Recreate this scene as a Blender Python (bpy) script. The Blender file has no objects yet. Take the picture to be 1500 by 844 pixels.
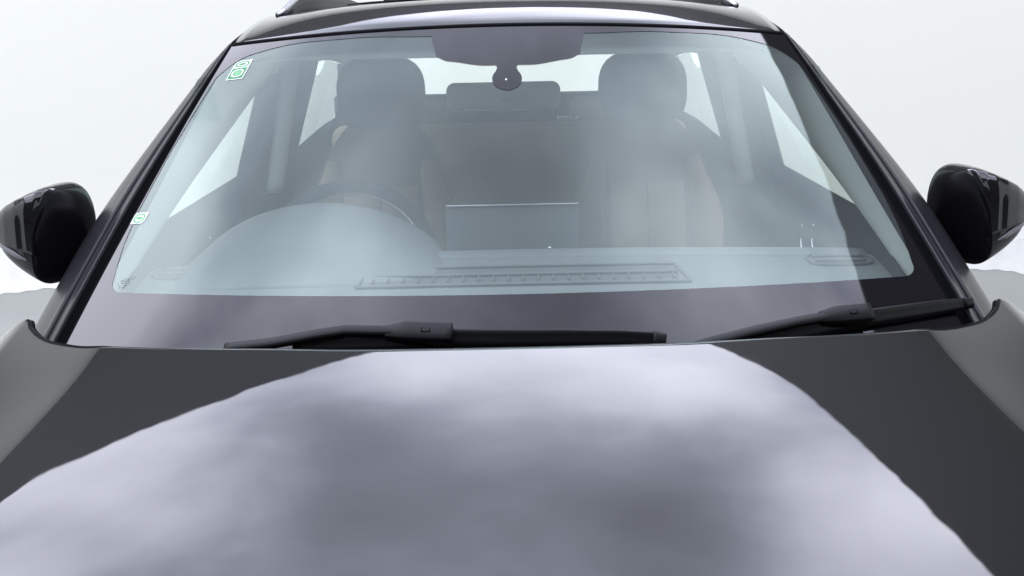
import bpy, bmesh, math, random
from mathutils import Vector, Matrix, Quaternion
random.seed(4)
S = bpy.context.scene
COL = S.collection
PI = math.pi
def lerp(a, b, t): return a + (b - a) * t
def vl(a, b, t): return tuple(a[i] + (b[i] - a[i]) * t for i in range(3))
def smooth(t):
    t = max(0.0, min(1.0, t)); return t * t * (3 - 2 * t)

# ------------------------------------------------------------------ materials
def new_mat(name):
    m = bpy.data.materials.new(name); m.use_nodes = True
    nt = m.node_tree
    return m, nt, nt.nodes['Principled BSDF'], nt.nodes['Material Output']

def pbr(name, col, rough=.5, spec=.5, metal=0.0, coat=0.0, coat_rough=.03, bump=0.0, bscale=400.0, vary=0.0, vscale=8.0, sheen=0.0, rvary=0.0):
    m, nt, b, out = new_mat(name)
    b.inputs['Base Color'].default_value = (*col, 1)
    b.inputs['Roughness'].default_value = rough
    b.inputs['Specular IOR Level'].default_value = spec
    b.inputs['Metallic'].default_value = metal
    b.inputs['Coat Weight'].default_value = coat
    b.inputs['Coat Roughness'].default_value = coat_rough
    b.inputs['Coat IOR'].default_value = 1.72
    b.inputs['Sheen Weight'].default_value = sheen
    if vary or bump or rvary:
        tc = nt.nodes.new('ShaderNodeTexCoord')
    if vary:
        n = nt.nodes.new('ShaderNodeTexNoise'); n.inputs['Scale'].default_value = vscale; n.inputs['Detail'].default_value = 5
        nt.links.new(tc.outputs['Object'], n.inputs['Vector'])
        mx = nt.nodes.new('ShaderNodeMix'); mx.data_type = 'RGBA'
        mx.inputs[6].default_value = (*[c * (1 - vary) for c in col], 1)
        mx.inputs[7].default_value = (*[min(1, c * (1 + vary)) for c in col], 1)
        nt.links.new(n.outputs['Fac'], mx.inputs[0]); nt.links.new(mx.outputs[2], b.inputs['Base Color'])
    if rvary:
        n = nt.nodes.new('ShaderNodeTexNoise'); n.inputs['Scale'].default_value = 5; n.inputs['Detail'].default_value = 6
        nt.links.new(tc.outputs['Object'], n.inputs['Vector'])
        mr = nt.nodes.new('ShaderNodeMapRange'); mr.inputs[1].default_value = .3; mr.inputs[2].default_value = .7
        mr.inputs[3].default_value = max(0, rough - rvary); mr.inputs[4].default_value = rough + rvary
        nt.links.new(n.outputs['Fac'], mr.inputs[0]); nt.links.new(mr.outputs[0], b.inputs['Roughness'])
    if bump:
        n = nt.nodes.new('ShaderNodeTexNoise'); n.inputs['Scale'].default_value = bscale; n.inputs['Detail'].default_value = 4
        nt.links.new(tc.outputs['Object'], n.inputs['Vector'])
        bp = nt.nodes.new('ShaderNodeBump'); bp.inputs['Strength'].default_value = bump; bp.inputs['Distance'].default_value = .002
        nt.links.new(n.outputs['Fac'], bp.inputs['Height']); nt.links.new(bp.outputs['Normal'], b.inputs['Normal'])
    return m

def glass(name, tint, gain, film=0.0, refl=(1, 1, 1)):
    """Thin laminated glass: straight-through tinted transmission, Schlick reflection of both faces, a little dust film."""
    m = bpy.data.materials.new(name); m.use_nodes = True
    nt = m.node_tree; nt.nodes.clear()
    N = nt.nodes.new; L = nt.links.new
    out = N('ShaderNodeOutputMaterial'); lw = N('ShaderNodeLayerWeight'); lw.inputs['Blend'].default_value = .5
    pw = N('ShaderNodeMath'); pw.operation = 'POWER'; pw.inputs[1].default_value = 5; L(lw.outputs['Facing'], pw.inputs[0])
    mr = N('ShaderNodeMapRange'); mr.inputs[3].default_value = .043 * gain; mr.inputs[4].default_value = 1.0; L(pw.outputs[0], mr.inputs[0])
    tr = N('ShaderNodeBsdfTransparent'); tr.inputs['Color'].default_value = (*tint, 1)
    gl = N('ShaderNodeBsdfGlossy'); gl.inputs['Roughness'].default_value = .02; gl.inputs['Color'].default_value = (*refl, 1)
    mx = N('ShaderNodeMixShader'); L(mr.outputs[0], mx.inputs[0]); L(tr.outputs[0], mx.inputs[1]); L(gl.outputs[0], mx.inputs[2])
    last = mx
    if film:
        df = N('ShaderNodeBsdfDiffuse'); df.inputs['Color'].default_value = (.78, .86, .86, 1)
        tc = N('ShaderNodeTexCoord'); n = N('ShaderNodeTexNoise'); n.inputs['Scale'].default_value = 3.5; n.inputs['Detail'].default_value = 6
        L(tc.outputs['Object'], n.inputs['Vector'])
        m2 = N('ShaderNodeMapRange'); m2.inputs[1].default_value = .35; m2.inputs[2].default_value = .7
        m2.inputs[3].default_value = film * .8; m2.inputs[4].default_value = film * 1.25; L(n.outputs['Fac'], m2.inputs[0])
        mf = N('ShaderNodeMixShader'); L(m2.outputs[0], mf.inputs[0]); L(mx.outputs[0], mf.inputs[1]); L(df.outputs[0], mf.inputs[2])
        last = mf
    L(last.outputs[0], out.inputs['Surface'])
    return m

PAINT = pbr('black_paint', (.0045, .0045, .0055), rough=.4, spec=.10, coat=1.0, coat_rough=.015, bump=.012, bscale=35)
nt = PAINT.node_tree; b = nt.nodes['Principled BSDF']     # thin uneven film of dust on the clear coat
tc = nt.nodes.new('ShaderNodeTexCoord'); n = nt.nodes.new('ShaderNodeTexNoise'); n.inputs['Scale'].default_value = 7; n.inputs['Detail'].default_value = 8; n.inputs['Roughness'].default_value = .65
nt.links.new(tc.outputs['Object'], n.inputs['Vector'])
mr = nt.nodes.new('ShaderNodeMapRange'); mr.inputs[1].default_value = .35; mr.inputs[2].default_value = .75; mr.inputs[3].default_value = .006; mr.inputs[4].default_value = .035
nt.links.new(n.outputs['Fac'], mr.inputs[0]); nt.links.new(mr.outputs[0], b.inputs['Coat Roughness'])
PAINT2 = pbr('black_paint_trim', (.0045, .0045, .0055), rough=.4, spec=.10, coat=1.0, coat_rough=.02)
GLOSSY = pbr('gloss_black', (.008, .008, .010), rough=.12, spec=.5)
RUBBER = pbr('black_rubber', (.003, .003, .004), rough=.7, spec=.06)
SATINBLACK = pbr('satin_black_pillar', (.026, .025, .030), rough=.30, spec=.45)
PLASTIC = pbr('grained_black_plastic', (.012, .0125, .014), rough=.45, spec=.32)
BLADE = pbr('wiper_rubber', (.007, .007, .008), rough=.4, spec=.35)
FRIT = pbr('ceramic_frit', (.010, .0095, .012), rough=.03, spec=.62)
GLASS = glass('windscreen_glass', (.885, .945, .915), 1.9, film=.065, refl=(.87, 1.0, .925))
SIDEGLASS = glass('side_glass', (.92, .98, .95), 1.6)
REARGLASS = glass('rear_glass', (.97, .985, .975), 1.0)
DASH = pbr('dashboard_plastic', (.20, .215, .215), rough=.5, spec=.4, vary=.06)
DASHDK = pbr('dashboard_dark', (.125, .135, .137), rough=.45, spec=.4)
VENTMID = pbr('vent_plastic', (.165, .178, .18), rough=.55, spec=.3)
LIGHTTRIM = pbr('pale_pillar_fabric', (.68, .72, .67), rough=.9, spec=.2)
PALECOVER = pbr('pale_pillar_cover', (.84, .86, .82), rough=.8, spec=.2)
HEADLINER = pbr('headliner_fabric', (.66, .68, .66), rough=.95, spec=.1)
INTERIOR = pbr('charcoal_trim', (.06, .067, .068), rough=.6, spec=.3)
SEAT = pbr('seat_fabric', (.235, .185, .14), rough=.9, spec=.2, vary=.10, vscale=18)
SEATTAN = pbr('seat_tan_panel', (.42, .32, .225), rough=.8, spec=.25, vary=.08, vscale=16)
CHROME = pbr('chrome', (.85, .86, .88), rough=.12, metal=1.0)
SATIN = pbr('satin_silver', (.72, .73, .74), rough=.35, metal=.9)
LENS = pbr('clear_lens', (.35, .35, .36), rough=.08, spec=.6)
GREEN = pbr('sticker_green', (.05, .30, .09), rough=.5)
LGREEN = pbr('sticker_pale_green', (.20, .55, .24), rough=.5)
WHITE = pbr('sticker_white', (.86, .90, .86), rough=.5)
ETCH = pbr('etched_grey', (.26, .28, .29), rough=.7)
MIRROR = pbr('mirror_silver', (.8, .8, .8), rough=.02, metal=1.0)

# ------------------------------------------------------------------ mesh helpers
def link(name, me, mats, parent=None, shade=True):
    o = bpy.data.objects.new(name, me); COL.objects.link(o)
    for m in (mats if isinstance(mats, (list, tuple)) else [mats]): me.materials.append(m)
    if shade:
        for p in me.polygons: p.use_smooth = True
    if parent: o.parent = parent
    return o

def from_bm(name, bm, mats, parent=None, shade=True, fix=True):
    if fix: bmesh.ops.recalc_face_normals(bm, faces=bm.faces[:])
    me = bpy.data.meshes.new(name); bm.to_mesh(me); bm.free()
    return link(name, me, mats, parent, shade)

def add_grid(bm, fn, us, vs, flip=False, mi=0):
    V = [[bm.verts.new(fn(u, v)) for v in vs] for u in us]
    for i in range(len(us) - 1):
        for j in range(len(vs) - 1):
            q = (V[i][j], V[i + 1][j], V[i + 1][j + 1], V[i][j + 1])
            f = bm.faces.new(q[::-1] if flip else q); f.material_index = mi
    return V

def grid(name, fn, us, vs, mat, parent=None, flip=False, thick=0.0, off=-1):
    bm = bmesh.new(); add_grid(bm, fn, us, vs, flip)
    o = from_bm(name, bm, mat, parent, fix=False)
    if thick:
        md = o.modifiers.new('solid', 'SOLIDIFY'); md.thickness = thick; md.offset = off
    return o

def rng(a, b, n): return [a + (b - a) * i / n for i in range(n + 1)]

def sweep(bm, path, profile, up=None, closed=False, scale=None, cap=True, flip=False):
    """path: list of (point, outward vector, normal vector); profile: (out, normal) pairs."""
    rows = []
    for k, (p, o, n) in enumerate(path):
        s = scale[k] if scale else 1.0
        rows.append([bm.verts.new(Vector(p) + Vector(o) * (a * s) + Vector(n) * (b * s)) for a, b in profile])
    m = len(profile)
    for i in range(len(rows) - 1):
        for j in range(m if closed else m - 1):
            q = (rows[i][j], rows[i + 1][j], rows[i + 1][(j + 1) % m], rows[i][(j + 1) % m])
            bm.faces.new(q[::-1] if flip else q)
    if closed and cap:
        bm.faces.new(rows[0][::-1]); bm.faces.new(rows[-1])
    return rows

def tube(bm, pts, r, n=12, cap=True, radii=None, squash=1.0, ref=(0, 0, 1)):
    pts = [Vector(p) for p in pts]; rows = []
    for i, p in enumerate(pts):
        t = (pts[min(i + 1, len(pts) - 1)] - pts[max(i - 1, 0)]).normalized()
        a = t.cross(Vector(ref)).normalized(); b = a.cross(t).normalized()
        rr = radii[i] if radii else r
        rows.append([bm.verts.new(p + a * (math.cos(2 * PI * k / n) * rr) + b * (math.sin(2 * PI * k / n) * rr * squash)) for k in range(n)])
    for i in range(len(rows) - 1):
        for k in range(n):
            bm.faces.new((rows[i][k], rows[i + 1][k], rows[i + 1][(k + 1) % n], rows[i][(k + 1) % n]))
    if cap: bm.faces.new(rows[0]); bm.faces.new(rows[-1][::-1])

def box(bm, c, d, bev=.004, rot=None, seg=3):
    b2 = bmesh.new(); bmesh.ops.create_cube(b2, size=1)
    bmesh.ops.scale(b2, vec=d, verts=b2.verts)
    if bev: bmesh.ops.bevel(b2, geom=b2.edges[:], offset=bev, segments=seg, affect='EDGES', profile=.5)
    if rot: bmesh.ops.rotate(b2, cent=(0, 0, 0), matrix=rot, verts=b2.verts)
    bmesh.ops.translate(b2, vec=c, verts=b2.verts)
    me = bpy.data.meshes.new('tmp'); b2.to_mesh(me); b2.free(); bm.from_mesh(me); bpy.data.meshes.remove(me)

def superloft(bm, stations, n=40):
    """stations: (x, y_centre, z_centre, half_y, half_z, exponent) -> closed superellipse loft along x with domed ends."""
    rows = []
    for (x, yc, zc, hy, hz, e) in stations:
        row = []
        for k in range(n):
            a = 2 * PI * k / n; c, s = math.cos(a), math.sin(a)
            row.append(bm.verts.new((x, yc + hy * math.copysign(abs(c) ** (2 / e), c), zc + hz * math.copysign(abs(s) ** (2 / e), s))))
        rows.append(row)
    for i in range(len(rows) - 1):
        for k in range(n):
            bm.faces.new((rows[i][k], rows[i + 1][k], rows[i + 1][(k + 1) % n], rows[i][(k + 1) % n]))
    bm.faces.new(rows[0]); bm.faces.new(rows[-1][::-1])

def subsurf(o, lv=2):
    md = o.modifiers.new('sub', 'SUBSURF'); md.levels = lv; md.render_levels = lv

def tag(o, label=None, cat=None, kind=None, group=None):
    if label: o['label'] = label
    if cat: o['category'] = cat
    if kind: o['kind'] = kind
    if group: o['group'] = group
    return o

# ------------------------------------------------------------------ the setting
WALL = pbr('white_studio_paint', (.88, .88, .81), rough=.9, spec=.1, vary=.012, vscale=.6)
FLOORM = pbr('grey_turntable_floor', (.37, .38, .37), rough=.6, spec=.35, vary=.12, vscale=1.2, bump=.1, bscale=60)
bm = bmesh.new(); bmesh.ops.create_circle(bm, cap_ends=True, radius=16, segments=96)
floor = from_bm('floor', bm, FLOORM, fix=False); tag(floor, kind='structure')
# curved white cyclorama behind the car
WR, WCY = 5.6, 1.2
def wall_pt(a, h):
    r = WR
    if h < .12: r += .0
    return (WR * math.sin(a), WCY + WR * math.cos(a), h)
bm = bmesh.new()
angs = rng(-PI * .72, PI * .72, 260)
add_grid(bm, lambda a, h: wall_pt(a, h), angs, [0, .2, .6, 1.2, 2.0, 2.8, 3.4, 4.1])
wall = from_bm('studio_wall', bm, WALL, fix=False)
md = wall.modifiers.new('solid', 'SOLIDIFY'); md.thickness = .08; md.offset = 1
tag(wall, 'tall curved white studio backdrop wall standing behind the black car', 'wall', 'structure')
# added ragged strip standing for the background's cut-out edge at the wall foot
EDGE_STRIP = pbr('white_edge_strip', (.80, .80, .79), rough=.9, spec=.1)
bm = bmesh.new()
def skirt(a, v):
    w = .02 * math.sin(a * 31) + .02 * math.sin(a * 57 + 1) + .018 * math.sin(a * 123) + .016 * math.sin(a * 301 + 2)
    r = WR - .03 - v * (.55 + w)
    z = .34 * (1 - v) ** 2.2 + .002 + (.022 * math.sin(a * 83 + v * 14) + .016 * math.sin(a * 41 + v * 25) + .012 * math.sin(a * 190 + v * 33) + .05) * math.sin(v * PI) ** 1.0
    return (r * math.sin(a), WCY + r * math.cos(a), z)
add_grid(bm, skirt, rng(-PI * .7, PI * .7, 900), rng(0, 1, 24))
sk = from_bm('ragged_edge_strip', bm, EDGE_STRIP, fix=False)
tag(sk, 'added ragged white strip where the backdrop wall meets the grey floor', 'sheet')

# ------------------------------------------------------------------ the car
car = bpy.data.objects.new('car', None); COL.objects.link(car)
tag(car, 'shiny black car seen close from the front, bonnet and windscreen mirroring a cloudy sky', 'car')

def W(s, t, off=0.0):
    def P(s, t):
        b = .012 * 4 * t * (1 - t)
        return Vector((s * lerp(.777, .579, t), lerp(-.02, .68, t) + s * s * lerp(.205, .127, t) - .58 * b,
                       lerp(.99, 1.511, t) + s * s * lerp(-.009, -.031, t) + .8 * b))
    p = P(s, t)
    if off:
        e = 1e-3
        n = (P(s + e, t) - P(s - e, t)).cross(P(s, t + e) - P(s, t - e)).normalized()
        p = p + n * off
    return p
def WN(s, t): return (W(s, t, 1.0) - W(s, t)).normalized()

# --- bonnet
def zc(y):
    q = y + .05
    z = 1.038 + .205 * q - .05 * q * q
    if y < -.75: z -= .9 * (-.75 - y) ** 2
    return z
CREASE = .665
def crease(y): return .662 + .045 * smooth(-y / .45)
def drop(x, y):
    a = abs(x)
    d = .030 * (a / CREASE) ** 2
    c = crease(y)
    if a > c - .05:
        q = .5 * ((a - c) + math.sqrt((a - c) ** 2 + .016 ** 2)) * min(1, (a - c + .05) / .03)
        d += .16 * q - .38 * min(q, .2) ** 2 - .012 * max(0, q - .2)
        if a > .85: d += 7 * (a - .85) ** 2
    return d
EDGE = [(0, -.053), (.10, -.051), (.26, -.040), (.40, -.017), (.48, -.003), (.60, .027), (.69, .062), (.746, .101), (.777, .127), (.802, .156), (.8225, .186), (.838, .214), (.847, .238), (.856, .247), (.870, .240), (.888, .234), (.91, .238), (1.05, .240)]
def y_edge(x):
    a = abs(x)
    for i in range(len(EDGE) - 1):
        if EDGE[i][0] <= a <= EDGE[i + 1][0]:
            (x0, y0), (x1, y1) = EDGE[i], EDGE[i + 1]
            m = lambda k: 0.0 if k == 0 else (EDGE[min(k + 1, len(EDGE) - 1)][1] - EDGE[k - 1][1]) / (EDGE[min(k + 1, len(EDGE) - 1)][0] - EDGE[k - 1][0])
            h = x1 - x0; t = (a - x0) / h
            return (2 * t**3 - 3 * t**2 + 1) * y0 + (t**3 - 2 * t**2 + t) * h * m(i) + (-2 * t**3 + 3 * t**2) * y1 + (t**3 - t**2) * h * m(i + 1)
    return EDGE[-1][1]
def hood_pt(x, v):
    if v > 1:                       # rolled rear lip
        k = (v - 1) / .3
        y = y_edge(x); z = zc(y) - drop(x, y)
        return (x, y + .012 * math.sin(min(1, k) * PI / 2), z - .012 * (1 - math.cos(min(1, k) * PI / 2)) - max(0, k - 1) * .03)
    y = lerp(-1.12, y_edge(x), v); x = x * crease(y) / .662
    return (x, y, zc(y) - drop(x, y))
xs = sorted(set([round(q, 4) for q in rng(-.64, .64, 80)] + [round(sg * q, 4) for sg in (-1, 1) for q in (.65, .656, .661, .665, .669, .674, .68, .69, .70, .715, .73, .745, .76, .77, .78, .79, .80, .81, .82, .83, .835, .84, .844, .848, .852, .856, .86, .865, .87, .88, .89, .90, .91, .92, .93, .94, .95, .96, .97, .98, .99, 1.0)]))
vs = rng(0, .9, 46) + rng(.91, 1, 12) + [1.06, 1.12, 1.18, 1.24, 1.3, 1.6]
bm = bmesh.new(); add_grid(bm, hood_pt, xs, vs)
hood = from_bm('hood', bm, PAINT, car, fix=False)
md = hood.modifiers.new('solid', 'SOLIDIFY'); md.thickness = .004; md.offset = -1

# front fascia and fenders, below the view
bm = bmesh.new()
def nose(x, v):
    q = hood_pt(x, 0)
    return (x, q[1] - .10 * math.sin(v * PI / 2) + .05 * v * v, q[2] - v * .45)
add_grid(bm, nose, rng(-1.0, 1.0, 24), rng(0.02, 1, 12), flip=True)
from_bm('front_bumper', bm, PAINT2, car)
for sg in (-1, 1):
    bm = bmesh.new()
    add_grid(bm, lambda y, v: (sg * (1.0 + .008 * math.sin(v * PI)), y, zc(y) - drop(1.0, y) - .003 - v * .50), rng(-1.12, .238, 24), rng(0, 1, 12))
    from_bm('fender', bm, PAINT2, car)

# --- dark strip added as the shaded gap between bonnet corners and pillar feet
for sg in (-1, 1):
    bm = bmesh.new()
    tube(bm, [(sg * x, y_edge(x) + .013, zc(y_edge(x)) - drop(x, y_edge(x)) - .009) for x in rng(.74, .858, 24)], .0042, n=10, squash=1.0)
    from_bm('dark_gap_strip', bm, RUBBER, hood)

# --- cowl
bm = bmesh.new()
def cowl(x, v):
    y0 = y_edge(x) - .05; s = x / .80
    p = W(max(-1.04, min(1.04, s)), .0)
    return (x, lerp(y0, max(p.y + .03, y0 + .10), v), lerp(.955, p.z - .004, v))
add_grid(bm, cowl, rng(-.90, .90, 48), rng(0, 1, 4))
from_bm('cowl_panel', bm, PLASTIC, car)

# --- windscreen
bm = bmesh.new(); add_grid(bm, lambda s, t: W(s, t), rng(-1, 1, 140), rng(0, 1, 120))
ws = from_bm('windshield', bm, GLASS, car, fix=False)

def edge_s(t):                      # half width of the clear glass in windscreen coordinates
    K = [(0, .955), (.16, .956), (.20, .962), (.24, .972), (.30, .984), (.40, .994), (.60, .996), (.95, .983), (1.01, .982)]
    for (a, x), (b, y) in zip(K[:-1], K[1:]):
        if a <= t <= b: return lerp(x, y, (t - a) / (b - a))
    return .98
def t_low(q):                       # lower edge of the clear glass, q in -1..1 across
    a = abs(q); y = .174 - .012 * a * a
    if a > .965:
        k = (a - .965) / .035
        y += .030 * (1 - math.sqrt(max(0, 1 - k * k)))
    return y
def t_high(q):
    a = abs(q); y = .965
    y += .011 * smooth((a - .27) / .25)
    y -= .06 * max(0, (a - .70) / .30) ** 2
    if a > .90: y -= .055 * ((a - .90) / .10) ** 3
    # camera bracket: black patch reaching down at the centre
    if a < .30:
        lo = .845 + .02 * smooth((a - .07) / .14) + .025 * max(0, (a - .19) / .05) ** 2 if a < .238 else .89
        if a >= .238: lo = lerp(.89, .965, min(1, (a - .238) / .026))
        if a < .264: y = min(y, lo)
    return y
qs = sorted(set(rng(-.9, .9, 120) + [sg * (.9 + .1 * (1 - (1 - k / 26) ** 2)) for sg in (-1, 1) for k in range(27)] + [sg * k for sg in (-1, 1) for k in (.19, .21, .225, .236, .242, .248, .254, .26, .264, .27, .28)]))
FO = .0009
bm = bmesh.new()
def sx(q, t): return q * edge_s(t)
add_grid(bm, lambda q, k: W(sx(q, t_low(q) * k), t_low(q) * k, FO), qs, rng(0, 1, 10))
add_grid(bm, lambda q, k: W(sx(q, lerp(t_high(q), 1, k)), lerp(t_high(q), 1, k), FO), qs, rng(0, 1, 8))
for sg in (-1, 1):
    add_grid(bm, lambda k, t: W(sg * lerp(edge_s(t), 1.0, k), t, FO), rng(0, 1, 4), rng(0, 1, 120), flip=(sg < 0))
bmesh.ops.remove_doubles(bm, verts=bm.verts[:], dist=.0003)
fr = from_bm('frit_band', bm, FRIT, ws, fix=False)
# round sensor pod under the bracket
bm = bmesh.new()
def pod(q, t):
    t0, h = .798, .040
    if t < t0 + .026: w = .046 * math.sqrt(max(1e-5, 1 - ((t - t0) / h) ** 2))
    else: w = lerp(.035, .031, smooth((t - t0 - .026) / .012)) if t < t0 + .038 else lerp(.031, .042, smooth((t - t0 - .038) / .022))
    return W(-.005 + q * w, t, .0011)
add_grid(bm, pod, rng(-1, 1, 16), [.798 - .04 * math.cos(k) for k in rng(0, PI * .72, 18)] + rng(.8245, .857, 14)[1:])
from_bm('sensor_pod', bm, FRIT, ws, fix=False)
bm = bmesh.new()
add_grid(bm, lambda a, k: W(-.008 + .003 * k * math.cos(a), .794 + .0035 * k * math.sin(a), .0018), rng(0, 2 * PI, 16), [0.001, 1])
from_bm('sensor_eye', bm, CHROME, ws, fix=False)

# --- stickers inside the glass (modelled marks, no lettering legible)
def stick(bm, pts, mi, off, origin, ex, ey, n=1):
    vs_ = [bm.verts.new(W(origin[0] + ex[0] * a + ey[0] * b, origin[1] + ex[1] * a + ey[1] * b, off)) for a, b in pts]
    f = bm.faces.new(vs_); f.material_index = mi
def ring(bm, c, ra, rb, wa, wb, mi, off, fr_):
    N_ = 40; a_, b_ = [], []
    for k in range(N_):
        an = 2 * PI * k / N_; cc, ss = math.cos(an), math.sin(an)
        sq = lambda v: math.copysign(abs(v) ** .8, v)
        for lst, r1, r2 in ((a_, ra, rb), (b_, wa, wb)):
            x, y = c[0] + r1 * sq(cc), c[1] + r2 * sq(ss)
            lst.append(bm.verts.new(W(fr_[0][0] + fr_[1][0] * x + fr_[2][0] * y, fr_[0][1] + fr_[1][1] * x + fr_[2][1] * y, off)))
    for k in range(N_):
        f = bm.faces.new((a_[k], a_[(k + 1) % N_], b_[(k + 1) % N_], b_[k])); f.material_index = mi
def rrect(x0, y0, x1, y1, r=.06, n=5):
    o = []
    for cx, cy, a0 in ((x1 - r, y1 - r, 0), (x0 + r, y1 - r, 90), (x0 + r, y0 + r, 180), (x1 - r, y0 + r, 270)):
        for k in range(n + 1):
            a = math.radians(a0 + 90 * k / n); o.append((cx + r * math.cos(a), cy + r * math.sin(a)))
    return o
F1 = ((-.943, .846), (.061, .002), (.001, .077))
bm = bmesh.new()
A = (F1[0], F1[1], F1[2])
top = rrect(0, 0, 1, 1, .05)
# white backing with one clipped upper-left corner
stick(bm, [(0, 0), (1, 0), (1, 1.0), (.22, 1.0), (.06, .93), (0, .80)], 0, .0010, *A)
stick(bm, [(.06, .05), (.93, .05), (.93, .60), (.06, .60)], 1, .0013, *A)
ring(bm, (.5, .325), .34, .205, .25, .145, 0, .0016, A)
ring(bm, (.5, .325), .20, .12, .01, .01, 2, .0016, A)
ring(bm, (.50, .80), .42, .145, .33, .105, 1, .0013, A)
ring(bm, (.50, .80), .20, .045, .02, .01, 1, .0013, A)
st = from_bm('sticker', bm, [WHITE, GREEN, LGREEN], ws, shade=False, fix=False)
tag(st, 'green and white rectangular sticker in the top corner of the glass')
F2 = ((-.999, .356), (.040, .002), (.001, .034)); A = F2
bm = bmesh.new()
stick(bm, [(0, 0), (.86, 0), (1, .25), (1, 1), (.1, 1), (0, .8)], 0, .0010, *A)
ring(bm, (.5, .5), .40, .40, .30, .30, 1, .0013, A)
ring(bm, (.5, .5), .22, .12, .02, .01, 2, .0014, A)
st = from_bm('sticker', bm, [WHITE, LGREEN, LGREEN], ws, shade=False, fix=False)
tag(st, 'small pale sticker with a green ring half way down the glass edge')
bm = bmesh.new()
for row in range(6):
    for k in range(7):
        if random.random() < .35: continue
        s0 = -.945 + k * .0042 + row * .002; t0 = .176 + row * .0058
        if row > 4 and k < 3: continue
        w = .003 * random.uniform(.5, 1)
        stick(bm, [(0, 0), (1, 0), (1, 1), (0, 1)], 0, .0008, (s0, t0), (w, 0), (0, .0026))
from_bm('etched_mark', bm, ETCH, ws, shade=False, fix=False)

# --- outer pillars running into the roof sides
def pillar_path(sg):
    P = []
    for t in rng(-.06, .93, 30):
        P.append((W(sg, t), WN(sg, t)))
    tail = [Vector((sg * .5745, .88, 1.4970)), Vector((sg * .571, .97, 1.5105)), Vector((sg * .567, 1.10, 1.5255)), Vector((sg * .566, 1.30, 1.537)), Vector((sg * .566, 1.6, 1.540)), Vector((sg * .564, 2.2, 1.528)), Vector((sg * .550, 2.8, 1.500)), Vector((sg * .536, 3.4, 1.43))]
    p0 = W(sg, .93); pts = [q[0] for q in P]
    mid = [W(sg, .955), W(sg, .98), W(sg, 1.0), Vector((sg * .5770, .840, 1.4895))]
    pts += mid + tail
    out = []
    for i, p in enumerate(pts):
        T = (pts[min(i + 1, len(pts) - 1)] - pts[max(i - 1, 0)]).normalized()
        if i < len(P): n = P[i][1]
        else:
            k = (i - len(P) + 1) / 6
            n = (P[-1][1] * (1 - smooth(k)) + Vector((sg * .35, 0, 1)) * smooth(k)).normalized()
        n = (n - T * n.dot(T)).normalized()
        o = T.cross(n).normalized()
        if o.x * sg < 0: o = -o
        out.append((p, o, n))
    return out
for sg in (-1, 1):
    path = pillar_path(sg)
    ln = len(path)
    sc = [1.50 if i < 12 else lerp(1.50, .50, smooth((i - 12) / 22)) for i in range(ln)]
    prof = [(.0190, -.020), (.0190, -.002), (.0196, .0012), (.0212, .0020), (.0405, -.0078), (.0420, -.0090), (.0426, -.0125), (.0438, -.0125), (.0444, -.0082), (.0462, -.0068), (.0500, -.0078), (.0535, -.0098), (.0550, -.0120), (.0590, -.0136), (.070, -.0175), (.086, -.0240), (.102, -.0335), (.115, -.046), (.124, -.063), (.129, -.088), (.131, -.125)]
    bm = bmesh.new(); sweep(bm, path, prof, scale=sc, flip=(sg > 0))
    pil = from_bm('window_pillar', bm, SATINBLACK, car)
    md = pil.modifiers.new('es', 'EDGE_SPLIT'); md.split_angle = math.radians(50)
    bm = bmesh.new(); sweep(bm, path, [(-.0015, -.003), (-.001, .0008), (.0008, .0010), (.0022, -.003), (.0032, -.009), (.018, -.009), (.0188, -.002), (.0188, -.013), (-.0015, -.013)], scale=sc, closed=True, flip=(sg > 0))
    from_bm('rubber_channel', bm, RUBBER, pil)

# --- roof
def roof_pt(s, v):
    # v: 0 front edge .. 1 rear
    y0 = lerp(.690, .816, s * s); y = lerp(y0, 3.42, v)
    front = lerp(1.5140, 1.4850, s * s)
    d = y - y0
    q = min(1, d / .24); q2 = min(1, d / .50)
    rc = .43 * .24 * (q - (q ** 3 - q ** 4 / 2))
    re = .052 * (1 - (1 - q2) ** 2.2)
    rise = lerp(rc, re, s ** 4) + .005 * math.sin(min(1, d / 1.6) * PI)
    fall = .030 * max(0, (y - 1.9) / 1.5) ** 2 * 3
    xw = .576 - .010 * smooth(d / .4) - .03 * smooth((y - 2.0) / 1.4)
    lip = -.004 * math.exp(-d / .006)
    return (s * xw, y, front + rise - fall + lip)
bm = bmesh.new(); add_grid(bm, roof_pt, rng(-1, 1, 60), [0, .002, .004, .007, .011, .016, .022, .03, .04, .05, .065, .08] + rng(.1, 1, 36))
roof = from_bm('roof', bm, PAINT, car, fix=False)
md = roof.modifiers.new('solid', 'SOLIDIFY'); md.thickness = .006; md.offset = -1
# gap line between glass and roof
bm = bmesh.new()
sq_ = []
for s in rng(-1, 1, 60):
    n = WN(s, .99); o = (W(s, 1.0) - W(s, .98)).normalized(); sq_.append((W(s, .997), o, n))
sweep(bm, sq_, [(-.003, -.002), (-.0025, .0022), (.006, .0030), (.008, -.004)], closed=True)
from_bm('roof_seal', bm, RUBBER, roof)
bm = bmesh.new()
def sroof(x, y, dz):
    d = y - .69
    s = x / .59
    y0 = lerp(.690, .816, s * s); v = (y - y0) / (3.42 - y0)
    p = roof_pt(s, v); return Vector((p[0], p[1], p[2] + dz))
add_grid(bm, lambda x, y: sroof(x, y, .003), rng(-.40, .40, 30), rng(1.22, 2.3, 20))
sun = from_bm('sunroof', bm, GLOSSY, roof, fix=False)
md = sun.modifiers.new('solid', 'SOLIDIFY'); md.thickness = .004; md.offset = 1
bm = bmesh.new()
sweep(bm, [(sroof(x, 1.42 + .25 * x * x, .004), Vector((0, 1, 0)), Vector((0, 0, 1))) for x in rng(-.33, .42, 30)], [(-.012, 0), (-.006, .018), (.006, .020), (.012, 0)], closed=True)
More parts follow.
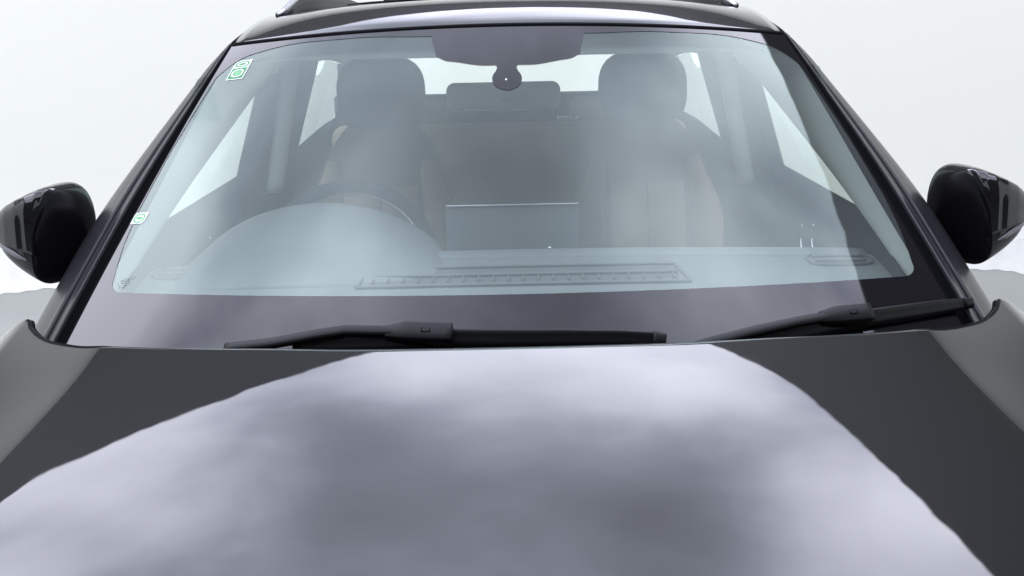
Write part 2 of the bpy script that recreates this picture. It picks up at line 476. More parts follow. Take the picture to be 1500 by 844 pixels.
from_bm('sunroof_deflector', bm, RUBBER, roof)
for sg in (-1, 1):
    bm = bmesh.new()
    pts = []; rad = []
    for k in rng(0, 1, 30):
        y = lerp(1.10, 3.0, k)
        lift = .036 * smooth(k / .16) * smooth((1 - k) / .1)
        p = sroof(sg * lerp(.552, .530, smooth(k * 4)), y, .004 + lift); pts.append(p); rad.append(lerp(.004, .009, smooth(k / .05)) if k < .9 else lerp(.009, .004, smooth((k - .9) / .1)))
    tube(bm, pts, .018, n=14, radii=rad, squash=.8)
    for k in rng(.02, .14, 4):                       # web under the front foot
        pass
    rl = from_bm('roof_rail', bm, SATIN, car)
    bm = bmesh.new()
    def web(k, v):
        y = lerp(1.112, 2.95, k); lift = .036 * smooth(((y - 1.1) / 1.9) / .16)
        return sroof(sg * lerp(.548, .526, smooth((y - 1.1) / .475)), y, lerp(-.003, .004 + lift, v))
    add_grid(bm, web, rng(0, 1, 20), rng(0, 1, 3))
    w_ = from_bm('rail_foot', bm, PLASTIC, rl)
    md = w_.modifiers.new('solid', 'SOLIDIFY'); md.thickness = .026; md.offset = 0

# --- headliner
bm = bmesh.new()
add_grid(bm, lambda s, v: (s * .565, lerp(.80, 3.36, v), lerp(1.470, 1.485, smooth(v * 4)) - .03 * s * s - .11 * smooth((v - .70) / .30)), rng(-1, 1, 24), rng(0, 1, 30), flip=True)
from_bm('headliner', bm, HEADLINER, car)

# --- cabin sides: inner pillars, doors, windows
A_BASE, A_TOP = Vector((.722, .57, 1.105)), Vector((.606, 1.43, 1.405))
def body_x(z): return lerp(.735, .605, smooth((z - 1.05) / .38 * .9 + .02))
for sg in (-1, 1):
    m = lambda v: Vector((sg * v[0], v[1], v[2]))
    # inner windscreen pillar trim
    bm = bmesh.new()
    def atrim(t, k):
        a = W(1.005, lerp(.02, .985, t), -.005); b = A_BASE.lerp(A_TOP, t)
        p = a.lerp(b, k); p.x -= .020 * math.sin(k * PI)
        return m(p)
    add_grid(bm, atrim, rng(0, 1, 24), rng(0, 1, 10), flip=(sg > 0))
    from_bm('pillar_trim', bm, LIGHTTRIM, car)
    # roof rail trim, from the pillar top back over the doors
    bm = bmesh.new()
    def cant(y, k):
        return m((lerp(.575, .607, k), y, lerp(1.462, 1.392 - .05 * smooth((y - 2.3) / 1.1), k) - .02 * smooth((y - 2.3) / 1.1)))
    add_grid(bm, cant, rng(.86, 3.36, 30), rng(0, 1, 5), flip=(sg < 0))
    from_bm('roof_side_trim', bm, HEADLINER, car)
    # front door: outer skin, sill, inner card, glass
    bm = bmesh.new()
    def skin(y, v):
        z = lerp(.50, 1.06, v); return m((.990 + .012 * math.sin(v * PI) - .25 * smooth((v - .70) / .30), y, z + .03 * smooth((y - .4) / 2.5) - .11 * v * smooth((.75 - y) / .45)))
    add_grid(bm, skin, rng(.244, 1.56, 16), rng(0, 1, 20), flip=(sg < 0))
    door = from_bm('front_door', bm, PAINT2, car)
    bm = bmesh.new()
    def card(y, v):
        z = lerp(.45, 1.128 if y > .60 else 1.128 - .34 * (.60 - y), v)
        return m((.735 - .05 * math.sin(v * PI) - .015 * smooth((v - .85) / .15), y, z))
    add_grid(bm, card, rng(.28, 1.56, 24), rng(0, 1, 16), flip=(sg > 0))
    from_bm('door_card', bm, INTERIOR, door)
    bm = bmesh.new()
    fx = lambda y, v: m(Vector((lerp(.728, .615, v), y, lerp(1.10, 1.42, v))))
    add_grid(bm, lambda y, v: fx(y, v), rng(.62, 1.50, 10), rng(0, 1, 8))
    from_bm('door_window', bm, SIDEGLASS, door)
    bm = bmesh.new()                                    # inner handle: two slim chrome arcs
    for dx in (0, .024):
        tube(bm, [m((.655 - dx, .80 + .012 * math.sin(k * PI), lerp(1.015, 1.072, k))) for k in rng(0, 1, 8)], .0022, n=8)
    from_bm('door_handle', bm, CHROME, door)
    # rear door
    bm = bmesh.new(); add_grid(bm, skin, rng(1.57, 2.6, 16), rng(0, 1, 20), flip=(sg < 0))
    rd = from_bm('rear_door', bm, PAINT2, car)
    bm = bmesh.new()
    def rcard(y, v):
        z = lerp(.45, 1.10 + .02 * smooth((y - 2.3) / .8), v)
        return m((.72 - .05 * math.sin(v * PI), y, z))
    add_grid(bm, rcard, rng(1.57, 3.4, 16), rng(0, 1, 12), flip=(sg > 0))
    from_bm('door_card', bm, INTERIOR, rd)
    bm = bmesh.new(); add_grid(bm, lambda y, v: m((lerp(.715, .612, v), y, lerp(1.09, 1.40, v))), rng(1.60, 3.22, 10), rng(0, 1, 6))
    from_bm('door_window', bm, SIDEGLASS, rd)
    # door frame bar in front of the centre pillar, and the pillar itself
    bm = bmesh.new()
    def bp(v, k):
        prof = [(.03, 1.42), (.0, 1.44), (-.008, 1.50), (-.020, 1.55), (-.050, 1.60), (-.060, 1.70), (-.062, 1.82), (-.02, 1.92), (.03, 1.94)]
        i = min(int(k), 7); f = k - i
        dx = lerp(prof[i][0], prof[i + 1][0], f); y = lerp(prof[i][1], prof[i + 1][1], f)
        z = lerp(.55, 1.45, v)
        return m((lerp(.705, .608, max(0, min(1, (z - 1.08) / .33))) + dx, y, z))
    add_grid(bm, bp, rng(0, 1, 24), rng(0, 8, 24), flip=(sg > 0))
    cp = from_bm('center_pillar', bm, INTERIOR, car)
    bm = bmesh.new()                                    # paler upper cover, stops above the waistline
    def strip(v, k):
        z = lerp(1.070, 1.43, v)
        return m((lerp(.660, .592, (z - 1.07) / .36) - lerp(.0, .042, k), 1.50 + .012 * k - .010 * math.sin(k * PI), z))
    add_grid(bm, strip, rng(0, 1, 16), rng(0, 1, 6), flip=(sg > 0))
    o = from_bm('pillar_cover', bm, PALECOVER, cp); md = o.modifiers.new('solid', 'SOLIDIFY'); md.thickness = .006; md.offset = 0
    # rear side pillar
    bm = bmesh.new()
    add_grid(bm, lambda v, k: m((lerp(.70, .565, v) - .10 * k * (1 - .2 * v), lerp(2.93, 3.38, k) + .16 * v * (1 - k), lerp(1.05, 1.44, v))), rng(0, 1, 8), rng(0, 1, 6), flip=(sg > 0))
    from_bm('rear_pillar_trim', bm, INTERIOR, car)

# --- tailgate with its window
bm = bmesh.new()
def frame_cell(x0, x1, z0, z1):
    box(bm, ((x0 + x1) / 2, 3.43, (z0 + z1) / 2), (x1 - x0, .07, z1 - z0), .006)
frame_cell(-.72, .72, .45, 1.205); frame_cell(-.66, .66, 1.355, 1.46); frame_cell(-.70, -.54, 1.207, 1.353); frame_cell(.54, .70, 1.207, 1.353)
tg = from_bm('tailgate', bm, INTERIOR, car)
bm = bmesh.new(); add_grid(bm, lambda x, z: (x, 3.44, z), rng(-.545, .545, 8), rng(1.20, 1.36, 4))
from_bm('rear_window', bm, REARGLASS, tg)

# --- cabin floor and firewall
bm = bmesh.new()
box(bm, (0, 2.0, .40), (1.44, 2.9, .06), .01); box(bm, (0, .34, .66), (1.46, .06, .56), .01)
from_bm('cabin_floor', bm, INTERIOR, car)

# --- dashboard
def dash_z(x, y):
    z = 1.022 + .028 * smooth((y - .30) / .28)
    z += .004 * (1 - (x / .75) ** 2)
    return z
def dash_rear(x): return .655 - .10 * abs(x / .75) ** 2.5 - .06 * math.exp(-((x + .38) / .30) ** 2) * 0
def dash_pt(x, v):
    yr = dash_rear(x)
    if v <= 1:
        y = lerp(.20 + .13 * (x / .75) ** 2, yr, v); return (x, y, dash_z(x, y))
    k = v - 1
    return (x, yr + .03 * math.sin(min(1, k * 3) * PI / 2) - .05 * k, dash_z(x, yr) - .012 * (1 - math.cos(min(1, k * 3) * PI / 2)) - .40 * max(0, k - .2))
bm = bmesh.new(); add_grid(bm, dash_pt, rng(-.745, .745, 60), rng(0, 1, 24) + rng(1.05, 2, 16))
dash = from_bm('dashboard', bm, DASH, car, fix=False)
# demister slot: raised rim with fins in a dark slot
def dsurf(x, y, dz): return Vector((x, y, dash_z(x, y) + dz))
gx0, gx1 = -.275, .315
bm = bmesh.new()
add_grid(bm, lambda x, y: dsurf(x, y, .0015), rng(gx0, gx1, 30), rng(.415, .50, 4))
vent = from_bm('demister_vent', bm, DASHDK, dash, fix=False)
bm = bmesh.new()
loop = [(gx0 - .02, .405), (gx0, .505), (gx1, .505), (gx1 + .02, .405)]
cc = loop + [loop[0]]
pts = []
for (a, b) in zip(cc[:-1], cc[1:]):
    for k in rng(0, 1, 14)[:-1]: pts.append(dsurf(lerp(a[0], b[0], k), lerp(a[1], b[1], k), .004))
pts.append(pts[0]); tube(bm, pts, .0034, n=8, cap=False)
from_bm('vent_rim', bm, VENTMID, vent)
bm = bmesh.new()
for x in rng(gx0 + .01, gx1 - .01, 20):
    box(bm, dsurf(x, .455, .002), (.0026, .085, .005), .0008, seg=1)
tube(bm, [dsurf(x, .455, .005) for x in rng(gx0, gx1, 16)], .003, n=8)
from_bm('vent_fins', bm, VENTMID, vent)
bm = bmesh.new()
for dy in (0.0,):
    sweep(bm, [(dsurf(x, .60 - .05 * abs(x / .75) ** 2, .0), Vector((0, 1, 0)), Vector((0, 0, 1))) for x in rng(-.20, .70, 40)], [(-.02, 0), (-.010, .009), (.02, .011), (.05, .004), (.05, -.01), (-.02, -.01)], closed=True)
from_bm('dash_ridge', bm, DASH, dash)
# instrument binnacle
bm = bmesh.new()
def binn(a, v):
    # a 0..1 across an arch, v front..rear
    ang = lerp(PI, 0, a); c = -.395; w = lerp(.270, .250, v); hh = lerp(.0, .104, smooth(v) ** .7)
    sgn = math.cos(ang)
    y = lerp(.42, .70, v)
    return (c + w * sgn, y, dash_z(c, min(y, .65)) - .006 + (hh + .006) * math.sin(ang) ** 1.4)
add_grid(bm, binn, rng(0, 1, 40), rng(0, 1, 16), flip=False)
bi = from_bm('instrument_hood', bm, DASH, dash)
md = bi.modifiers.new('solid', 'SOLIDIFY'); md.thickness = .01; md.offset = -1
# centre screen
bm = bmesh.new(); box(bm, (.002, .70, 1.09), (.276, .022, .108), .006, Matrix.Rotation(math.radians(-8), 3, 'X'))
sc_ = from_bm('center_screen', bm, DASHDK, dash)
bm = bmesh.new(); box(bm, (.002, .694, 1.1452), (.276, .006, .003), .001, seg=1)
from_bm('screen_trim', bm, SATIN, sc_)
for (x, r) in ((.078, .0048), (.024, .002)):
    bm = bmesh.new(); bmesh.ops.create_icosphere(bm, subdivisions=2, radius=r, matrix=Matrix.Translation((x, .672, 1.056)))
    from_bm('dash_button', bm, CHROME, dash)
# side vents and speakers
for sg in (-1, 1):
    bm = bmesh.new()
    c = Vector((sg * .64, .52, 0)); pts = []
    for k in range(33):
        a = 2 * PI * k / 32
        x = c.x + .062 * math.copysign(abs(math.cos(a)) ** .5, math.cos(a)); y = c.y + .035 * math.copysign(abs(math.sin(a)) ** .6, math.sin(a))
        pts.append(Vector((x, y, dash_z(x, y) + .003)))
    tube(bm, pts, .003, n=8, cap=False)
    sv = from_bm('side_vent', bm, DASHDK, dash)
    bm = bmesh.new()
    for dy in (-.016, .014):
        tube(bm, [Vector((c.x + q, c.y + dy, dash_z(c.x + q, c.y + dy) + .006)) for q in rng(-.05, .05, 8)], .0035, n=8)
    from_bm('vent_slat', bm, DASH, sv)

# --- steering wheel
bm = bmesh.new()
WC = Vector((-.368, .90, .994)); tilt = Matrix.Rotation(math.radians(62), 3, 'X')
pts = [WC + tilt @ Vector((.186 * math.cos(a), .180 * math.sin(a), 0)) for a in rng(0, 2 * PI, 64)]
tube(bm, pts, .0150, n=14, cap=False, ref=(.01, .9, -.4))
swh = from_bm('steering_wheel', bm, INTERIOR, car)
bm = bmesh.new()
box(bm, WC + Vector((0, .0, -.01)), (.16, .11, .05), .02, tilt)
for a in (0, PI, -PI / 2):
    p = WC + tilt @ Vector((.12 * math.cos(a), .12 * math.sin(a), 0)); box(bm, p, (.12 if abs(math.cos(a)) > .5 else .05, .035 if abs(math.cos(a)) > .5 else .12, .014), .006, tilt)
from_bm('wheel_spokes', bm, INTERIOR, swh)
bm = bmesh.new()
tube(bm, [WC + tilt @ Vector((.170 * math.cos(a), .164 * math.sin(a), -.012)) for a in rng(.2, PI - .2, 30)], .004, n=8)
from_bm('rim_inlay', bm, SATIN, swh)

# --- seats
def seat(cx, y0):
    bm = bmesh.new()
    # backrest: lofted upright, leaning back
    rows = []
    N_ = 40
    def ringpts(zt, hw, hd, yc, e):
        r = []
        for k in range(N_):
            a = 2 * PI * k / N_; c, s = math.cos(a), math.sin(a)
            r.append(bm.verts.new((cx + hw * math.copysign(abs(c) ** (2 / e), c), yc + hd * math.copysign(abs(s) ** (2 / e), s), zt)))
        return r
    for zt, hw, hd in ((.55, .20, .09), (.75, .21, .09), (.90, .205, .085), (1.02, .192, .08), (1.10, .176, .075), (1.16, .152, .068), (1.20, .128, .060), (1.235, .10, .05), (1.250, .07, .035)):
        rows.append(ringpts(zt, hw, hd, y0 + (zt - .55) * .30, 3.2))
    for i in range(len(rows) - 1):
        for k in range(N_): bm.faces.new((rows[i][k], rows[i + 1][k], rows[i + 1][(k + 1) % N_], rows[i][(k + 1) % N_]))
    bm.faces.new(rows[0]); bm.faces.new(rows[-1])
    o = from_bm('front_seat', bm, SEAT, car)
    bm = bmesh.new()     # paler centre panel and bolsters on the front face
    def panel(x0, x1, z0, z1, bul):
        def f(a, b):
            z = lerp(z0, z1, b); x = lerp(x0, x1, a)
            yy = y0 + (z - .55) * .30 - .088 + .02 * max(0, (z - 1.0) / .2) - bul * math.sin(a * PI) * math.sin(min(1, b * 1.0) * PI) ** .4
            return (cx + x, yy, z)
        add_grid(bm, f, rng(0, 1, 10), rng(0, 1, 14), flip=True)
    panel(-.098, -.002, .70, 1.09, .012); panel(.002, .098, .70, 1.09, .012)
    from_bm('center_panel', bm, SEATTAN, o)
    for sgn in (-1, 1):
        bm = bmesh.new()
        tube(bm, [(cx + sgn * lerp(.155, .125, smooth((z - 1.0) / .15)), y0 + (z - .55) * .30 - .072 + .012 * smooth((z - 1.0) / .15), z) for z in rng(.60, 1.15, 14)], .05, n=16, radii=[lerp(.030, .045, smooth(k / 4)) if k < 11 else lerp(.045, .02, (k - 10) / 4) for k in range(15)])
        from_bm('side_bolster', bm, SEATTAN, o)
    bm = bmesh.new()
    superloft(bm, [(cx + .120 * q, y0 + .20, 1.322 + .004 * (1 - q * q), .060 * (1 - abs(q) ** 3.4) ** .45 + .002, .098 * (1 - abs(q) ** 3.4) ** (1 / 2.6) + .004, 2.7) for q in (-1, -.985, -.95, -.9, -.8, -.65, -.4, 0, .4, .65, .8, .9, .95, .985, 1)], 40)
    hr = from_bm('headrest', bm, INTERIOR, o)
    for q in (-.05, .05):
        bm = bmesh.new(); tube(bm, [(cx + q, y0 + .215, 1.20), (cx + q, y0 + .205, 1.30)], .007, n=10)
        from_bm('headrest_post', bm, SATIN, hr)
    bm = bmesh.new(); box(bm, (cx, y0 - .22, .60), (.50, .50, .14), .05, seg=4)
    from_bm('seat_cushion', bm, SEAT, o)
seat(-.345, 1.36); seat(.362, 1.36)
bm = bmesh.new()
box(bm, (0, 2.75, .86), (1.30, .16, .56), .05, Matrix.Rotation(math.radians(-12), 3, 'X'), seg=4)
rs = from_bm('rear_seat', bm, SEAT, car)
for x in (-.36, .36):
    bm = bmesh.new(); box(bm, (x, 2.86, 1.172), (.27, .09, .10), .035, seg=5)
    hr = from_bm('headrest', bm, SEAT, rs)
bm = bmesh.new(); box(bm, (.215, 2.80, 1.148), (.075, .02, .012), .003, seg=2)
from_bm('belt_guide', bm, SATIN, rs)

# --- interior mirror
bm = bmesh.new()
rr = rrect(-.124, -.031, .124, .031, .018, 6)
def mirr(k):
    y, g = [(.880, .99), (.872, 1.0), (.860, .99), (.848, .93), (.838, .80), (.833, .5)][k]
    return [bm.verts.new((-.012 + x * g + 0.0, y, 1.357 + z * g + .02 * 0)) for x, z in rr]
rows = [mirr(k) for k in range(6)]
for i in range(5):
    for k in range(len(rr)): bm.faces.new((rows[i][k], rows[i + 1][k], rows[i + 1][(k + 1) % len(rr)], rows[i][(k + 1) % len(rr)]))
bm.faces.new(rows[0]); bm.faces.new(rows[-1])
im = from_bm('rearview_mirror', bm, DASHDK, car)
bm = bmesh.new(); p = W(-.005, .815, -.022); tube(bm, [p, p.lerp(Vector((-.012, .85, 1.365)), .6), (-.012, .85, 1.360)], .013, n=12)
from_bm('mirror_stem', bm, DASHDK, im)
bm = bmesh.new(); tube(bm, [(-.012 + x, .8335, 1.330 - .0 + .004 * (x / .1) ** 2) for x in rng(-.085, .06, 12)], .0012, n=6)
from_bm('mirror_trim', bm, SATIN, im)
# sun visor hint behind the glass on the right-hand side
for sg in (-1, 1):
    bm = bmesh.new(); box(bm, (sg * .33, .90, 1.462), (.36, .14, .014), .006, Matrix.Rotation(math.radians(10), 3, 'X'))
    vz = from_bm('sun_visor', bm, HEADLINER, car)

# --- side mirrors
def side_mirror(sg):
    st_ = [  # |x|, z top, z bottom, y front, y rear, exponent
        (.803, 1.168, 1.070, .545, .592, 3.0), (.807, 1.188, 1.056, .515, .602, 4.0), (.814, 1.211, 1.046, .485, .605, 5.0), (.824, 1.229, 1.041, .462, .606, 4.6), (.840, 1.236, 1.039, .444, .606, 4.6), (.865, 1.236, 1.045, .434, .604, 4.6),
        (.895, 1.229, 1.054, .434, .601, 5.2), (.925, 1.218, 1.068, .440, .598, 5.0), (.950, 1.206, 1.084, .449, .594, 4.6), (.968, 1.194, 1.098, .460, .590, 4.2), (.982, 1.180, 1.112, .478, .586, 3.6), (.991, 1.166, 1.126, .500, .580, 3.0), (.995, 1.155, 1.137, .525, .572, 2.4)]
    st_ = [(.996 - (.996 - x) * .87, a - .006, b, f, r_, e) for x, a, b, f, r_, e in st_]
    bm = bmesh.new()
    superloft(bm, [(sg * x, (f + r_) / 2, (a + b) / 2, (r_ - f) / 2, (a - b) / 2, e) for x, a, b, f, r_, e in st_], 40)
    # the inner flank slants: pull the front inboard edge outward
    for v in bm.verts:
        k = min(1, max(0, (.60 - v.co.y) / .155)) * smooth((.925 - abs(v.co.x)) / .125)
        zz = smooth((v.co.z - 1.13) / .10)
        v.co.x += sg * k * lerp(.074, .036, zz)
    o = from_bm('side_mirror', bm, PAINT2, car); subsurf(o, 1)
    def surf(x, zf):                # point on the front face at |x| and height fraction
        for i in range(len(st_) - 1):
            if st_[i][0] <= x <= st_[i + 1][0]:
                f = (x - st_[i][0]) / (st_[i + 1][0] - st_[i][0]); q = [lerp(st_[i][j], st_[i + 1][j], f) for j in range(6)]; break
        _, a, b, fr_, re, e = q
        z = lerp(b, a, zf); hz = (a - b) / 2; u = min(1, abs((z - (a + b) / 2) / hz))
        hy = (re - fr_) / 2
        y = (fr_ + re) / 2 - hy * (max(0, 1 - u ** e)) ** (1 / e)
        kx = min(1, max(0, (.60 - y) / .155)) * smooth((.925 - x) / .125); zz = smooth((z - 1.13) / .10)
        return Vector((sg * (x + kx * lerp(.074, .036, zz)), y, z))
    # raised cap over the upper two thirds, leaving a seam with the lower shell
    bm = bmesh.new()
    def cap(k, v):
        x = lerp(.854, .991, k); p = surf(x, lerp(.33, .985, v)); c = Vector((sg * .90, .54, 1.13))
        e_ = min(1, k / .05) * min(1, (1 - k) / .02) * min(1, v / .04) * min(1, (1 - v) / .05)
        n = Vector((sg * .25 * smooth((k - .6) / .4), -1, .55 * smooth((v - .5) / .5))).normalized()
        return p + n * (.0005 + .0055 * math.sqrt(max(0, e_)))
    add_grid(bm, cap, [0, .01, .02, .035, .05] + rng(.08, .95, 34) + [.97, .98, .99, 1], [0, .012, .025, .04] + rng(.07, .94, 24) + [.96, .98, 1], flip=(sg > 0))
    from_bm('mirror_cap', bm, PAINT2, o)
    bm = bmesh.new()
    sweep(bm, [(surf(x, lerp(.235, .30, smooth((x - .90) / .09))) + Vector((0, -.001, 0)), Vector((0, 0, 1)), Vector((sg * .2, -1, 0))) for x in rng(.915, .992, 18)], [(-.006, -.003), (-.005, .003), (.005, .003), (.006, -.003)], closed=True, scale=[lerp(.25, 1.0, smooth(k / 6)) for k in range(19)])
    from_bm('turn_signal', bm, LENS, o)
    bm = bmesh.new()                # foot that carries it on the door
    tube(bm, [(sg * .845, .53, 1.06), (sg * .83, .54, 1.035), (sg * .80, .56, 1.018), (sg * .755, .57, 1.010)], .03, n=16, radii=[.038, .032, .028, .034], squash=.8)
    from_bm('mirror_foot', bm, PLASTIC, o)
    bm = bmesh.new(); add_grid(bm, lambda x, z: Vector((sg * x, .601, z)), rng(.872, .962, 6), rng(1.085, 1.185, 6))
    g = from_bm('mirror_glass', bm, MIRROR, o); md = g.modifiers.new('solid', 'SOLIDIFY'); md.thickness = .006; md.offset = 0
for sg in (-1, 1): side_mirror(sg)

# --- wipers
def wiper(arm, block, blade, sgn):
    arm = [(a[0], a[1] - .021) + a[2:] for a in arm]; block = [(a[0], a[1] - .021) + a[2:] for a in block]; blade = [(a[0], a[1] - .007) + a[2:] for a in blade]
    """arm / blade: lists of (s, t, lift, halfwidth); block: two (s, t) ends."""
    def ribbon(bm, pts, h, lifts, tip=True):
        path = []
        P = [W(s, t, l) for (s, t), l in zip(pts, lifts)]
        for i, p in enumerate(P):
            T = (P[min(i + 1, len(P) - 1)] - P[max(i - 1, 0)]).normalized(); n = WN(*pts[i]); n = (n - T * n.dot(T)).normalized()
            path.append((p, n.cross(T).normalized(), n))
        return path
    def dens(pts, n=8):
        o = []
        for a, b in zip(pts[:-1], pts[1:]):
            for k in range(n): o.append(tuple(lerp(a[i], b[i], k / n) for i in range(len(a))))
        o.append(pts[-1]); return o
    a = dens(arm); bm = bmesh.new()
    path = ribbon(bm, [q[:2] for q in a], 0, [q[2] for q in a])
    sweep(bm, path, [(-1, -.35), (-.86, .25), (-.5, .5), (.5, .5), (.86, .25), (1, -.35)], closed=True, scale=[q[3] for q in a])
    ar = from_bm('wiper', bm, PLASTIC, car)
    b = dens(blade); bm = bmesh.new()
    path = ribbon(bm, [q[:2] for q in b], 0, [q[2] for q in b])
    sweep(bm, path, [(-1, -.5), (-1, -.2), (-.4, .15), (.15, .55), (.5, .9), (.8, .9), (.9, .3), (1, -.3), (.25, -.4), (.18, -.95), (-.18, -.95), (-.25, -.45)], closed=True, scale=[q[3] for q in b])
    bl = from_bm('wiper_blade', bm, BLADE, ar)
    e = dens([blade[-2][:3] + (blade[-2][3] * 1.0,), blade[-1][:3] + (blade[-1][3] * .9,)], 4); bm = bmesh.new()
    path = ribbon(bm, [q[:2] for q in e], 0, [q[2] + .001 for q in e])
    sweep(bm, path, [(-1, -.5), (-1, .1), (-.4, .45), (.4, .95), (.9, .95), (1, -.4)], closed=True, scale=[q[3] for q in e])
    from_bm('blade_cap', bm, PLASTIC, bl)
    # adapter block
    bm = bmesh.new()
    c = dens(block); path = ribbon(bm, [q[:2] for q in c], 0, [q[2] for q in c])
    sweep(bm, path, [(-1, -.9), (-1, .25), (-.88, .42), (.80, .72), (.95, .62), (1, -.9)], closed=True, scale=[q[3] for q in c])
    blk = from_bm('blade_adapter', bm, PLASTIC, ar)
    # small square clip outline on the block
    mid = block[1]; k = .45
    s0, t0, l0, h0 = [lerp(block[1][i], block[2][i], k) for i in range(4)]
    bm = bmesh.new(); ds, dt = .0085, .0042
    loop_ = [(s0 - ds, t0 - dt), (s0 + ds, t0 - dt), (s0 + ds, t0 + dt), (s0 - ds, t0 + dt), (s0 - ds, t0 - dt)]
    for p, q in zip(loop_[:-1], loop_[1:]): tube(bm, [W(*p, l0 + h0 * .58), W(*q, l0 + h0 * .58)], .0007, n=6)
    from_bm('release_clip', bm, RUBBER, blk)
wiper(arm=[(-.60, .048, .020, .0095), (-.50, .060, .024, .010), (-.40, .080, .028, .010), (-.345, .089, .029, .0095), (-.22, .089, .028, .0095)],
      block=[(-.262, .087, .026, .0095), (-.222, .087, .027, .0150), (-.126, .0835, .027, .0150)],
      blade=[(-.46, .052, .010, .011), (-.20, .066, .012, .013), (-.12, .072, .012, .013), (.10, .068, .011, .0125), (.22, .063, .010, .012), (.285, .058, .009, .011), (.312, .054, .008, .009)], sgn=1)
wiper(arm=[(.30, .030, .018, .009), (.40, .049, .022, .0095), (.50, .064, .026, .010), (.589, .075, .028, .0095), (.67, .082, .028, .0095)],
      block=[(.645, .080, .026, .0095), (.682, .081, .027, .0145), (.764, .080, .027, .0145)],
      blade=[(.45, .030, .010, .011), (.66, .056, .012, .013), (.76, .066, .012, .013), (.88, .070, .012, .012), (.96, .072, .012, .011), (1.02, .072, .012, .009), (1.042, .0715, .012, .008)], sgn=1)

# ------------------------------------------------------------------ light
def cloud_lamp(name, loc, size, rotz, strength, blobs):
    """A ceiling opening under a bright overcast sky: one large rectangular lamp whose emission carries soft clouds."""
    L = bpy.data.lights.new(name, 'AREA'); L.shape = 'RECTANGLE'; L.size, L.size_y = size; L.energy = size[0] * size[1] * PI * strength
    L.use_nodes = True
    nt = L.node_tree; em = nt.nodes.get('Emission') or nt.nodes.new('ShaderNodeEmission')
    N = nt.nodes.new; K = nt.links.new
    geo = N('ShaderNodeNewGeometry'); mp = N('ShaderNodeMapping')
    mp.inputs['Location'].default_value = (1.3, 4.1, 0); mp.inputs['Scale'].default_value = (.62, .85, .6)
    K(geo.outputs['Position'], mp.inputs['Vector'])
    n1 = N('ShaderNodeTexNoise'); n1.inputs['Scale'].default_value = 1.0; n1.inputs['Detail'].default_value = 4; n1.inputs['Roughness'].default_value = .45; n1.inputs['Distortion'].default_value = .2
    K(mp.outputs[0], n1.inputs['Vector'])
    sc_n = N('ShaderNodeMath'); sc_n.operation = 'MULTIPLY_ADD'; sc_n.inputs[1].default_value = .64; sc_n.inputs[2].default_value = .18; K(n1.outputs['Fac'], sc_n.inputs[0])
    last = sc_n.outputs[0]
    for (x, y, r, a) in blobs:
        d = N('ShaderNodeVectorMath'); d.operation = 'DISTANCE'; d.inputs[1].default_value = (x, y, loc[2]); K(geo.outputs['Position'], d.inputs[0])
        m = N('ShaderNodeMapRange'); m.interpolation_type = 'SMOOTHERSTEP'; m.inputs[1].default_value = 0; m.inputs[2].default_value = r; m.inputs[3].default_value = a; m.inputs[4].default_value = 0
        K(d.outputs['Value'], m.inputs[0])
        ad = N('ShaderNodeMath'); ad.operation = 'ADD'; K(last, ad.inputs[0]); K(m.outputs[0], ad.inputs[1]); last = ad.outputs[0]
    cr = N('ShaderNodeValToRGB'); e = cr.color_ramp.elements
    e[0].position = .26; e[0].color = (.21, .225, .28, 1); e[1].position = .86; e[1].color = (1.34, 1.37, 1.58, 1)
    for p_, c_ in ((.42, (.35, .38, .465)), (.52, (.525, .56, .695)), (.66, (.95, .975, 1.15))):
        m_ = cr.color_ramp.elements.new(p_); m_.color = (*c_, 1)
    K(last, cr.inputs[0]); K(cr.outputs[0], em.inputs['Color']); 
    # rounded, slightly wavy outline of the opening
    sub = N('ShaderNodeVectorMath'); sub.operation = 'SUBTRACT'; sub.inputs[1].default_value = loc; K(geo.outputs['Position'], sub.inputs[0])
    ro = N('ShaderNodeVectorRotate'); ro.rotation_type = 'Z_AXIS'; ro.inputs['Angle'].default_value = -math.radians(rotz); K(sub.outputs[0], ro.inputs['Vector'])
    ab = N('ShaderNodeVectorMath'); ab.operation = 'ABSOLUTE'; K(ro.outputs[0], ab.inputs[0])
    rad = 1.9
    s2 = N('ShaderNodeVectorMath'); s2.operation = 'SUBTRACT'; s2.inputs[1].default_value = (size[0] / 2 - rad - .06, size[1] / 2 - rad - .06, 1); K(ab.outputs[0], s2.inputs[0])
    mxv = N('ShaderNodeVectorMath'); mxv.operation = 'MAXIMUM'; mxv.inputs[1].default_value = (0, 0, 0); K(s2.outputs[0], mxv.inputs[0])
    ln = N('ShaderNodeVectorMath'); ln.operation = 'LENGTH'; K(mxv.outputs[0], ln.inputs[0])
    nw = N('ShaderNodeTexNoise'); nw.inputs['Scale'].default_value = 4.0; nw.inputs['Detail'].default_value = 2; K(geo.outputs['Position'], nw.inputs['Vector'])
    wob = N('ShaderNodeMath'); wob.operation = 'MULTIPLY_ADD'; wob.inputs[1].default_value = .10; K(nw.outputs['Fac'], wob.inputs[0]); K(ln.outputs['Value'], wob.inputs[2])
    mk = N('ShaderNodeMapRange'); mk.inputs[1].default_value = rad + .03; mk.inputs[2].default_value = rad + .06; mk.inputs[3].default_value = 1; mk.inputs[4].default_value = 0
    K(wob.outputs[0], mk.inputs[0]); K(mk.outputs[0], em.inputs['Strength'])
    o = bpy.data.objects.new(name, L); COL.objects.link(o); o.location = loc; o.rotation_euler = (0, 0, math.radians(rotz))
    return o
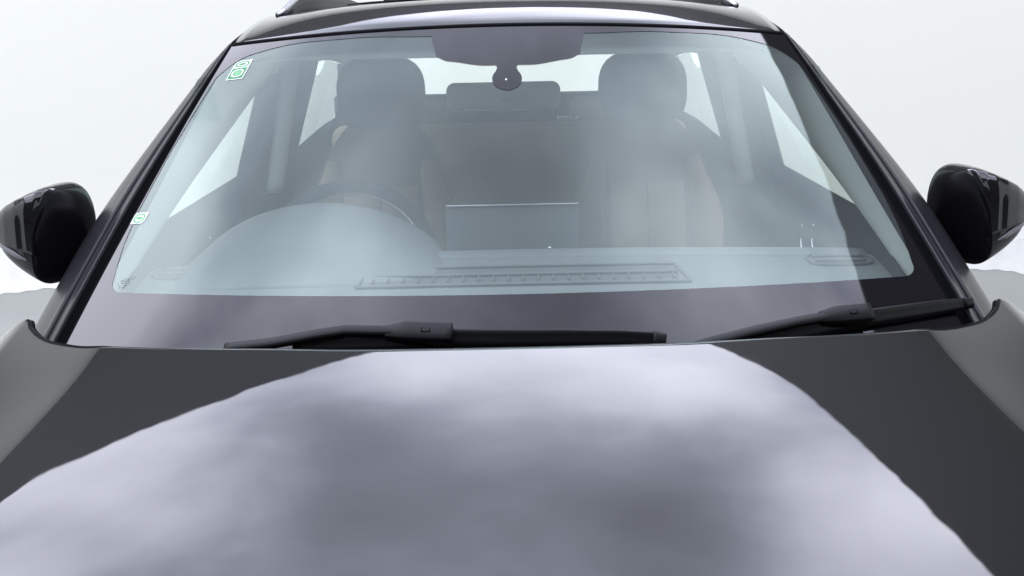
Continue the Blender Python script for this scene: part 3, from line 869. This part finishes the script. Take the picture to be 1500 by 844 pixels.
BLOBS = [(-.3, 4.7, 1.5, .22), (-2.9, 3.7, 1.5, .24), (1.2, 4.4, 1.5, .26), (2.1, 3.1, 1.3, .08), (.5, 2.6, 1.4, -.12), (-.9, 2.9, 1.3, -.06), (-3.8, 1.8, 1.9, .55), (-4.3, 1.6, 1.2, .30),
         (-.1, .9, 1.5, -.20), (2.2, 2.5, 1.5, .28), (1.5, 1.2, 1.5, .16), (.3, -.1, 1.2, -.12), (2.4, .4, 1.3, .14), (-1.2, .4, 1.2, .06)]
lamp = cloud_lamp('overhead_softbox', (-.967 + .07 * .9135 - .04 * .4067, .39 + .07 * .4067 + .04 * .9135, 4.6), (8.35, 7.7), 24, 4.0, BLOBS)
# unseen fill lamps added over the car to whiten the backdrop only
def fill_lamp(x, y, z, tx, ty, tz, w, h, rad):
    L = bpy.data.lights.new('added_wall_fill', 'AREA'); L.shape = 'RECTANGLE'; L.size, L.size_y = w, h; L.energy = w * h * 3.1416 * rad
    L.color = (1.0, .995, .91)
    o = bpy.data.objects.new('added_wall_fill', L); COL.objects.link(o); o.location = (x, y, z)
    o.rotation_euler = (Vector((tx, ty, tz)) - Vector((x, y, z))).to_track_quat('-Z', 'Z').to_euler()
for a in (-92, -46, 0, 46, 92):
    d = Vector((math.sin(math.radians(a)), math.cos(math.radians(a)), 0)); c = Vector((0, WCY, 0))
    p = c + d * 3.4; q = c + d * WR
    fill_lamp(p.x, p.y, 2.75, q.x, q.y, .85, 2.4, .6, 2.6)

# dim neutral surroundings of the studio
w = bpy.data.worlds.new('World'); S.world = w; w.use_nodes = True
bg = w.node_tree.nodes['Background']; bg.inputs['Color'].default_value = (.92, .94, 1.0, 1); bg.inputs['Strength'].default_value = .085

# ------------------------------------------------------------------ camera
cd = bpy.data.cameras.new('camera'); cam = bpy.data.objects.new('camera', cd); COL.objects.link(cam)
cd.sensor_width = 36; cd.lens = 36 * 1882 / 1500; cd.clip_end = 200; cd.clip_start = .05
p_, r_ = math.radians(12.2), math.radians(1.2)
cam.location = (-.002, -1.95, 1.54)
R = Matrix.Rotation(PI / 2 - p_, 4, 'X') @ Matrix.Rotation(-r_, 4, 'Z')
cam.rotation_euler = R.to_euler()
S.camera = cam
S.view_settings.view_transform = 'Standard'; S.view_settings.look = 'None'; S.view_settings.exposure = 0; S.view_settings.gamma = 1
S.cycles.use_denoising = True; S.cycles.denoising_prefilter = 'ACCURATE'
S.cycles.max_bounces = 16; S.cycles.transparent_max_bounces = 24; S.cycles.glossy_bounces = 6
